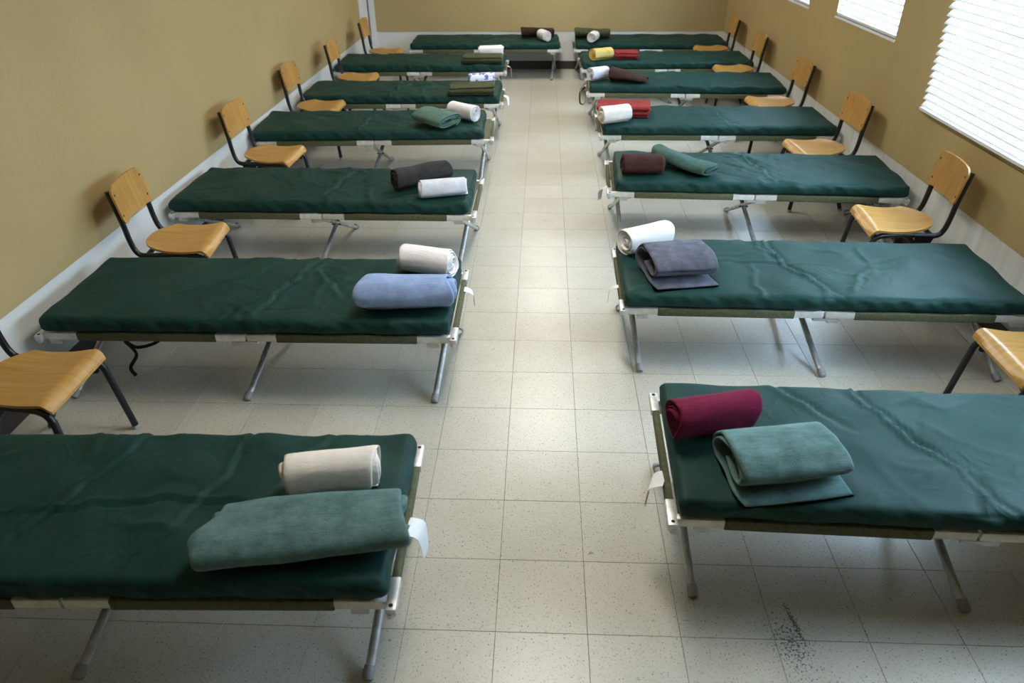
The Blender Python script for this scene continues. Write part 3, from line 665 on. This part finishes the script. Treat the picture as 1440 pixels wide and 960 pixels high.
# ------------------------------------------------------------------ chairs
def make_chair():
    root = thing('school_chair', '', 'chair')
    # seat: plywood, waterfall front, rounded rear
    nu, nv = 22, 14; vs = []; th = 0.012
    def zprof(u):       # u: 0 front .. 1 rear
        d = u*0.385
        z = 0.425
        if d < 0.055: z -= 0.034*(1-d/0.055)**2.0
        return z-0.010*math.sin(math.pi*min(1, max(0, (d-0.05)/0.33)))+0.006*max(0, (u-0.85)/0.15)
    def hwid(u):
        d = u*0.385; w = 0.206-0.028*u
        if d < 0.02: w -= 0.010*(1-d/0.02)
        return w
    for k in range(2):
        for i in range(nu+1):
            u = i/nu; u = u+0.06*math.sin(2*math.pi*u)*-1*0.5
            for j in range(nv+1):
                t = -1+2*j/nv; rear = max(0, u-0.72)/0.28
                x = 0.19-u*(0.385-0.105*abs(t)**2.6)
                vs.append((x, t*hwid(u), zprof(u)-th*k))
    def q(k, i, j): return k*(nu+1)*(nv+1)+i*(nv+1)+j
    def shell(nu, nv, q):
        fs = []
        for i in range(nu):
            for j in range(nv): fs += [(q(0,i,j), q(0,i,j+1), q(0,i+1,j+1), q(0,i+1,j)), (q(1,i,j), q(1,i+1,j), q(1,i+1,j+1), q(1,i,j+1))]
        for i in range(nu): fs += [(q(0,i,0), q(0,i+1,0), q(1,i+1,0), q(1,i,0)), (q(0,i,nv), q(1,i,nv), q(1,i+1,nv), q(0,i+1,nv))]
        for j in range(nv): fs += [(q(0,0,j), q(1,0,j), q(1,0,j+1), q(0,0,j+1)), (q(0,nu,j), q(0,nu,j+1), q(1,nu,j+1), q(1,nu,j))]
        return fs
    m_ = MB(); m_.add(vs, shell(nu, nv, q)); m_.build('seat', 'plywood', root, True)
    # backrest: bowed ply panel on the front of the posts
    nu2, nv2 = 12, 16; vs = []
    def bp(w, h, k):    # w -1..1 across, h 0..1 up
        zz = 0.570+0.205*h; lean = -0.192-0.050*(zz-0.42)/0.36
        edge = 0.016*(abs(w)**6)*((2*h-1)**2)
        hwv = 0.192
        z = zz - (0.006*(w*w)+0.012*abs(w)**14)*max(0, 2*h-1) + 0.012*(1-w*w)*(1-h)**3 + 0.010*abs(w)**14*max(0, 1-2*h)
        x = lean-0.018*(1-w*w)+0.011*(1-k)
        return (x, w*(hwv-0.022*max(0, abs(2*h-1)-0.8)/0.2*0.5), z)
    for k in range(2):
        for i in range(nu2+1):
            for j in range(nv2+1): vs.append(bp(-1+2*j/nv2, i/nu2, k))
    def q2(k, i, j): return k*(nu2+1)*(nv2+1)+i*(nv2+1)+j
    m_ = MB(); m_.add(vs, shell(nu2, nv2, q2)); back = m_.build('backrest', 'plywood', root, True)
    for sy in (-1, 1):
        for h in (0.22, 0.78):
            p = Vector(bp(sy*0.87, h, 0)); m_ = MB()
            m_.tube([p-Vector((0.004, 0, 0)), p+Vector((0.0015, 0, 0.0)), p+Vector((0.003, 0, 0))], [0.0065, 0.0065, 0.004], 10); m_.build('bolt', 'bolt_metal', back, True)
    r = 0.0148
    for sy in (-1, 1):
        yy = sy*0.174
        # one bent tube: back post, bend, seat rail
        pts = [(-0.256, yy, 0.752), (-0.229, yy, 0.585), (-0.219, yy, 0.490), (-0.206, yy, 0.428), (-0.182, yy, 0.398), (-0.13, yy, 0.392), (0.00, yy, 0.392), (0.125, sy*0.180, 0.384)]
        m_ = MB(); m_.tube([tuple(p) for p in smooth_path(pts, 5)], r, 10, True, None, (0, 1, 0)); m_.build('back_post', 'black_steel', root, True)
        pts = [(0.110, sy*0.179, 0.386), (0.150, sy*0.186, 0.372), (0.172, sy*0.190, 0.335), (0.205, sy*0.212, 0.012)]
        sp = [tuple(p) for p in smooth_path(pts[:3], 5)]+[pts[3]]
        m_ = MB(); m_.tube(sp, r, 10, True, None, (0, 1, 0)); lg = m_.build('leg', 'black_steel', root, True)
        m_ = MB(); m_.tube([(0.2052, sy*0.2121, 0.020), (0.2062, sy*0.2125, 0.004), (0.2063, sy*0.2126, 0.0)], [0.0155, 0.0155, 0.012], 10); m_.build('glide', 'bracket_metal', lg, True)
        pts = [(0.03, sy*0.150, 0.384), (-0.03, sy*0.152, 0.375), (-0.075, sy*0.158, 0.335), (-0.185, sy*0.200, 0.012)]
        sp = [tuple(p) for p in smooth_path(pts[:3], 5)]+[pts[3]]
        m_ = MB(); m_.tube(sp, r, 10, True, None, (0, 1, 0)); lg = m_.build('leg', 'black_steel', root, True)
        m_ = MB(); m_.tube([(-0.1852, sy*0.2002, 0.020), (-0.188, sy*0.2015, 0.004), (-0.1885, sy*0.2017, 0.0)], [0.0155, 0.0155, 0.012], 10); m_.build('glide', 'bracket_metal', lg, True)
        # pressed gusset between seat rail and rear leg
        ol = [(-0.175, 0.392), (-0.06, 0.388), (-0.085, 0.318), (-0.150, 0.150), (-0.163, 0.150), (-0.150, 0.25), (-0.152, 0.33)]
        m_ = MB(); m_.plate(ol, 0.004, ((0, sy*0.167, 0), (1, 0, 0), (0, 0, 1), (0, 1, 0))); m_.build('gusset', 'black_steel', root)
    # front apron with an arched lower edge, and a rear cross rail
    ol = [(-0.18, 0.380)]+[(0.18, 0.380)]+[(0.18, 0.325)]+[(0.165-0.33*i/10, 0.325+0.040*math.sin(math.pi*i/10)**0.6) for i in range(11)]+[(-0.18, 0.325)]
    m_ = MB(); m_.plate(ol, 0.005, ((0.150, 0, 0), (0, 1, 0), (0, 0, 1), (1, 0, 0))); m_.build('apron', 'black_steel', root)
    m_ = MB(); m_.box((-0.172, -0.165, 0.372), (-0.150, 0.165, 0.392), None, 0.004); m_.build('cross_rail', 'black_steel', root)
    return root
# (x of seat front edge, y centre, facing: +1 right / -1 left, extra rotation deg, label)
CH_ = [
 (-2.030, 0.810, 1, 0, 'plywood and black tube chair at left, nearest the camera and cut by the edge'),
 (-1.995, 2.205, 1, 5, 'plywood chair at left wall between light blue and charcoal roll cots'),
 (-1.990, 3.720, 1, -3, 'plywood chair at left wall between charcoal roll and sage blanket cots'),
 (-2.010, 5.130, 1, -2, 'plywood chair at left wall between sage blanket and blue printed roll cots'),
 (-1.920, 6.320, 1, 0, 'plywood chair at left wall between blue printed roll and white bundle cots'),
 (-1.890, 7.740, 1, 0, 'plywood chair in the far left corner beside the white boards'),
 (1.740, 1.085, -1, 0, 'plywood and black tube chair at right edge, only front of seat and legs visible'),
 (1.712, 2.560, -1, -4, 'plywood chair at right wall under the nearest slatted blind'),
 (1.700, 3.930, -1, 4, 'plywood chair at right wall between maroon roll and wide red blanket cots'),
 (1.722, 5.300, -1, 3, 'plywood chair at right wall between wide red and dark brown blanket cots'),
 (1.692, 6.730, -1, 0, 'plywood chair at right wall between dark brown blanket and yellow roll cots'),
 (1.675, 7.900, -1, -2, 'plywood chair in the far right corner before the olive blanket cot'),
]
ch0 = make_chair(); allc = [ch0]+[copy_tree(ch0) for _ in CH_[1:]]
for o, (xf, yc, fc, ro, lab) in zip(allc, CH_):
    a = R_(ro)+(0 if fc > 0 else math.pi); f = Vector((0.19, 0, 0)); f.rotate(Matrix.Rotation(a, 3, 'Z'))
    o.location = Vector((xf, yc, 0))-f; o.rotation_euler = (0, 0, a); o.scale = (1, 1, 1.025); o['label'] = lab; o['group'] = 'plywood chairs along the walls'

# ------------------------------------------------------------------ rolled and folded bedding
def resample(P, step):
    P = np.array(P, float); sl = np.r_[0, np.cumsum(np.linalg.norm(np.diff(P, axis=0), axis=1))]; n = max(6, int(sl[-1]/step))
    s = np.linspace(0, sl[-1], n+1); return np.stack([np.interp(s, sl, P[:, k]) for k in (0, 1)], 1)
def spiral(A, B, t, turns=None, sq=2.3, start=-100):
    """flattened spiral cross-section that lies on w = 0"""
    turns = turns or max(1.3, (min(A, B)-t*0.8)/t)
    n = int(turns*40); out = []
    for i in range(n+1):
        th = R_(start)+2*math.pi*turns*i/n; k = t*turns*i/n
        a, b_ = max(A-t/2-k, t*0.25), max(B-t/2-k, t*0.25)
        c, s = math.cos(th), math.sin(th)
        out.append((a*math.copysign(abs(c)**(2/sq), c), B+b_*math.copysign(abs(s)**(2/sq), s)))
    return out
def zigzag(w, t, n, lean=0.0):
    pts = []
    for k in range(n):
        z = t*(k+0.5); a, b_ = (-w/2, w/2) if k % 2 == 0 else (w/2, -w/2)
        sh = lean*k
        pts += [(a+sh+math.copysign(t*0.6, -a), z)] + [(a+(b_-a)*f+sh, z) for f in (0.15, 0.3, 0.5, 0.7, 0.85)] + [(b_+sh-math.copysign(t*0.6, b_), z)]
        if k < n-1: pts += [(b_+sh, z+t*0.5)]
    return [tuple(p) for p in smooth_path(pts, 3)]
def inner(path, d):
    P = np.array(path); Tn = np.gradient(P, axis=0); Tn /= np.linalg.norm(Tn, axis=1, keepdims=True)+1e-9
    return P+np.stack([Tn[:, 1], -Tn[:, 0]], 1)*d
def bedding(name, label, cat, mat, paths, t, length, loc, ang, seed, tel=0.010, lump=0.006, taper=(1, 1), bow=0.0, htaper=(1, 1)):
    """a strip of cloth of thickness t following each 2-D path, extruded along local x"""
    rnd = random.Random(seed); so = Vector((seed*3.7, seed*1.3, seed*0.7)); mbx = MB(); rings = 22
    for pi_, path in enumerate(paths):
        P = resample(path, 0.0075); n = len(P); Tn = np.gradient(P, axis=0); Tn /= np.linalg.norm(Tn, axis=1, keepdims=True)+1e-9
        Nn = np.stack([-Tn[:, 1], Tn[:, 0]], 1); vs = []
        prof = [(0.0, 0.30), (0.004, 0.72), (0.010, 0.95), (0.018, 1.0)]
        ss = [(-length/2+a, w) for a, w in prof]+[(-length/2+0.018+(length-0.036)*i/rings, 1.0) for i in range(1, rings)]+[(length/2-a, w) for a, w in reversed(prof)]
        for (s, wgt) in ss:
            f = s/length+0.5; sc = taper[0]+(taper[1]-taper[0])*f; hsc = htaper[0]+(htaper[1]-htaper[0])*f
            for side in (1, -1):
                for i in range(n):
                    endw = 1.0 if 2 < i < n-3 else (0.45, 0.75, 0.93)[min(i, n-1-i)]
                    u, w = P[i]+Nn[i]*side*t*0.41*wgt*endw
                    te = tel*noise.noise(Vector((i*0.055, pi_*3.1, 9.0 if s > 0 else 2.0))+so)*2*(2*abs(f-0.5))**3*(1 if s > 0 else -1)
                    p3 = Vector((s*2.6, u*6, w*6))+so
                    du = lump*noise.noise(p3)*1.6+lump*0.5*noise.noise(p3*3.1); dw = lump*noise.noise(p3+Vector((7, 3, 1)))*1.3+lump*0.4*noise.noise(p3*3.3+Vector((1, 8, 4)))
                    gl = min(1, max(0, w)/0.03)
                    vs.append((s+te, u*sc+du+bow*(4*(f-0.5)**2-0.5), max(0.0, w)*hsc+dw*gl))
        m = 2*n; fs = []
        for a in range(len(ss)-1):
            for i in range(n-1):
                fs += [(a*m+i, a*m+i+1, (a+1)*m+i+1, (a+1)*m+i), (a*m+n+i, (a+1)*m+n+i, (a+1)*m+n+i+1, a*m+n+i+1)]
            fs += [(a*m, (a+1)*m, (a+1)*m+n, a*m+n), (a*m+n-1, a*m+2*n-1, (a+1)*m+2*n-1, (a+1)*m+n-1)]
        z = (len(ss)-1)*m
        for i in range(n-1): fs += [(i, n+i, n+i+1, i+1), (z+i, z+i+1, z+n+i+1, z+n+i)]
        mbx.add(vs, fs)
    loc = (loc[0], loc[1]-0.0055*(loc[1]-CY), loc[2])
    o = mbx.build(name, mat, None, 'all', loc, (0, 0, R_(ang)))
    return tag(o, label, cat, 'bedding left on the cots')
ZB = RZ+0.003+MH+0.003
def roll(label, mat, x, y, ang, ln, A, B, t, seed, name='rolled_sheet', cat='sheet', z=0.0, **kw):
    A *= 1.13; B *= 1.17; t *= 1.1
    return bedding(name, label, cat, mat, [spiral(A, B, t, kw.pop('turns', None), start=kw.pop('start', -100))], t, ln, (x, y, ZB+z), ang, seed, **kw)
def stack(label, mat, x, y, ang, ln, w, t, n, seed, name='folded_blanket', lean=0.0, **kw):
    return bedding(name, label, 'blanket', mat, [zigzag(w, t, n, lean)], t, ln, (x, y, ZB), ang, seed, **kw)
# left row
roll('cream white rolled sheet behind the big teal blanket, front left cot', 'cloth_cream', -0.823, 0.180, 13, 0.275, 0.066, 0.062, 0.010, 1, tel=0.02)
bedding('folded_blanket', 'large mottled teal wool blanket folded long on the nearest left cot', 'blanket', 'wool_teal', [spiral(0.132, 0.053, 0.021, 2.0, 3.2)], 0.021, 0.545, (-0.845, -0.040, ZB), 10, 2, tel=0.03, lump=0.007, taper=(1.0, 0.95))
roll('white rolled sheet behind the light blue blanket', 'cloth_white', -0.735, 1.738, -14, 0.265, 0.066, 0.060, 0.009, 3, tel=0.015)
roll('light blue fleece blanket in a loose roll', 'wool_blue', -0.775, 1.378, 5, 0.405, 0.094, 0.070, 0.019, 4, 'rolled_blanket', 'blanket', tel=0.03, lump=0.012)
roll('charcoal grey wool blanket rolled up, lying aslant', 'wool_charcoal', -0.940, 3.010, 33, 0.40, 0.068, 0.062, 0.017, 5, 'rolled_blanket', 'blanket', lump=0.012, taper=(1.05, 0.95))
roll('pale grey-white rolled sheet in front of the charcoal roll', 'cloth_coolwhite', -0.783, 2.815, 15, 0.285, 0.052, 0.050, 0.008, 6, tel=0.012)
bedding('folded_blanket', 'sage green blanket folded thick with its layers facing the aisle', 'blanket', 'wool_sage', [spiral(0.135, 0.060, 0.017, 2.4, 2.4, -60)], 0.017, 0.33, (-1.035, 4.43, ZB), -38, 7, lump=0.010)
roll('white rolled sheet beside the sage green blanket', 'cloth_white', -0.825, 4.60, -38, 0.27, 0.060, 0.058, 0.009, 8)
roll('blue and white printed sheet roll behind an olive blanket', 'cloth_blueprint', -0.77, 5.90, 12, 0.25, 0.058, 0.048, 0.010, 9)
stack('olive blanket folded square in front of the blue printed roll', 'wool_olive', -0.835, 5.56, 3, 0.42, 0.26, 0.018, 4, 10, lump=0.008, htaper=(0.85, 1.1))
roll('crumpled white sheet bundle behind the flat olive blanket', 'cloth_white', -0.765, 7.30, 2, 0.27, 0.070, 0.055, 0.011, 11, lump=0.014)
stack('olive blanket folded flat in front of the white bundle', 'wool_olive', -0.842, 7.02, 0, 0.43, 0.26, 0.017, 4, 12, lump=0.006)
roll('dark brown blanket roll near the far wall', 'wool_brown', -0.245, 8.56, 4, 0.42, 0.075, 0.056, 0.017, 13, 'rolled_blanket', 'blanket', lump=0.012)
roll('white sheet roll leaning on the dark brown roll', 'cloth_white', -0.165, 8.345, -66, 0.21, 0.058, 0.055, 0.009, 14)
# right row
roll('olive blanket roll at the aisle end of the far right cot', 'wool_olive', 0.455, 8.50, -3, 0.44, 0.100, 0.056, 0.018, 15, 'rolled_blanket', 'blanket', lump=0.014)
roll('white sheet roll in front of the olive roll, end facing the camera', 'cloth_white', 0.455, 8.27, 72, 0.19, 0.056, 0.053, 0.009, 16)
roll('yellow sheet rolled loosely beside the small red blanket', 'cloth_yellow', 0.485, 7.12, 32, 0.25, 0.066, 0.053, 0.012, 17, lump=0.012)
stack('small red blanket folded square beside the yellow roll', 'wool_red', 0.765, 7.23, 0, 0.25, 0.25, 0.018, 4, 18, lump=0.007)
roll('white sheet roll beside the dark brown blanket', 'cloth_coolwhite', 0.385, 6.10, 32, 0.20, 0.062, 0.058, 0.010, 19, lump=0.009)
bedding('folded_blanket', 'dark brown blanket folded into a wedge', 'blanket', 'wool_brown', [spiral(0.125, 0.060, 0.018, 2.2, 2.2)], 0.018, 0.36, (0.675, 6.02, ZB), -18, 20, lump=0.014, htaper=(1.15, 0.50), taper=(1.0, 0.75))
stack('wide bright red blanket folded behind the cream roll', 'wool_red', 0.515, 4.80, -5, 0.43, 0.27, 0.019, 5, 21, lump=0.009)
roll('cream and white sheet roll in front of the wide red blanket', 'cloth_cream', 0.425, 4.53, 24, 0.25, 0.066, 0.062, 0.010, 22, tel=0.015)
roll('dark maroon-brown blanket roll beside the jade green blanket', 'wool_maroon', 0.500, 3.255, 2, 0.265, 0.070, 0.060, 0.013, 23, 'rolled_blanket', 'blanket')
bedding('rolled_blanket', 'jade green blanket twisted into a loose roll lying aslant', 'blanket', 'wool_jade', [spiral(0.088, 0.056, 0.018, 1.9, 2.2)], 0.018, 0.47, (0.775, 3.375, ZB), -46, 24, tel=0.04, lump=0.016, bow=0.02, htaper=(1.05, 0.75), taper=(0.9, 1.15))
roll('white sheet roll half hidden by the slate grey blanket', 'cloth_white', 0.383, 2.040, 28, 0.26, 0.066, 0.062, 0.009, 25, tel=0.015)
OV = [(0.150, 0.010), (0.05, 0.010), (-0.09, 0.010), (-0.140, 0.028), (-0.150, 0.062), (-0.120, 0.098), (-0.05, 0.112), (0.03, 0.108), (0.085, 0.090), (0.095, 0.064), (0.065, 0.046), (0.01, 0.046), (-0.06, 0.056)]
def overfold(sx, sz): return [tuple(p) for p in smooth_path([(-u*sx, w*sz) for u, w in OV], 6)]
pa = overfold(0.93, 1.08)
bedding('folded_blanket', 'slate grey blanket folded over with its loop facing the aisle', 'blanket', 'wool_slate', [pa, inner(pa, 0.019).tolist()[:52]], 0.017, 0.31, (0.505, 1.735, ZB), 12, 26, lump=0.009)
roll('magenta rolled sheet behind the teal blanket', 'cloth_magenta', 0.436, 0.515, 14, 0.300, 0.066, 0.064, 0.009, 27, tel=0.018)
pa = overfold(0.85, 0.96)
bedding('folded_blanket', 'blue-teal blanket folded over in layers on the nearest right cot', 'blanket', 'wool_teal', [pa, inner(pa, 0.019).tolist()[:52]], 0.017, 0.36, (0.620, 0.295, ZB), 10, 28, lump=0.007)

# the bedding's weight presses the wrinkles of the pads flat underneath it
beds = [o for o in COL.objects if o.get('group') == 'bedding left on the cots']
for o in [o for o in COL.objects if o.get('category') == 'mattress']:
    me = o.data; co = np.empty(len(me.vertices)*3); me.vertices.foreach_get('co', co); co = co.reshape(-1, 3)
    ca, sa = math.cos(o.rotation_euler.z), math.sin(o.rotation_euler.z)
    wx = o.location.x+co[:, 0]*ca-co[:, 1]*sa; wy = o.location.y+co[:, 0]*sa+co[:, 1]*ca; lim = ZB-0.0015-o.location.z
    for b_ in beds:
        if (b_.location-o.location).length > 1.2: continue
        cb, sb_ = math.cos(b_.rotation_euler.z), math.sin(b_.rotation_euler.z)
        lx = (wx-b_.location.x)*cb+(wy-b_.location.y)*sb_; ly = -(wx-b_.location.x)*sb_+(wy-b_.location.y)*cb
        bx = [v[0] for v in b_.bound_box]; by = [v[1] for v in b_.bound_box]
        out = np.maximum(np.maximum(min(bx)-lx, lx-max(bx)), np.maximum(min(by)-ly, ly-max(by)))
        cap = lim+np.clip(out/0.05, 0, 1)*0.02
        co[:, 2] = np.where((out < 0.05) & (co[:, 2] > cap), cap, co[:, 2])
    me.vertices.foreach_set('co', co.ravel()); me.update()
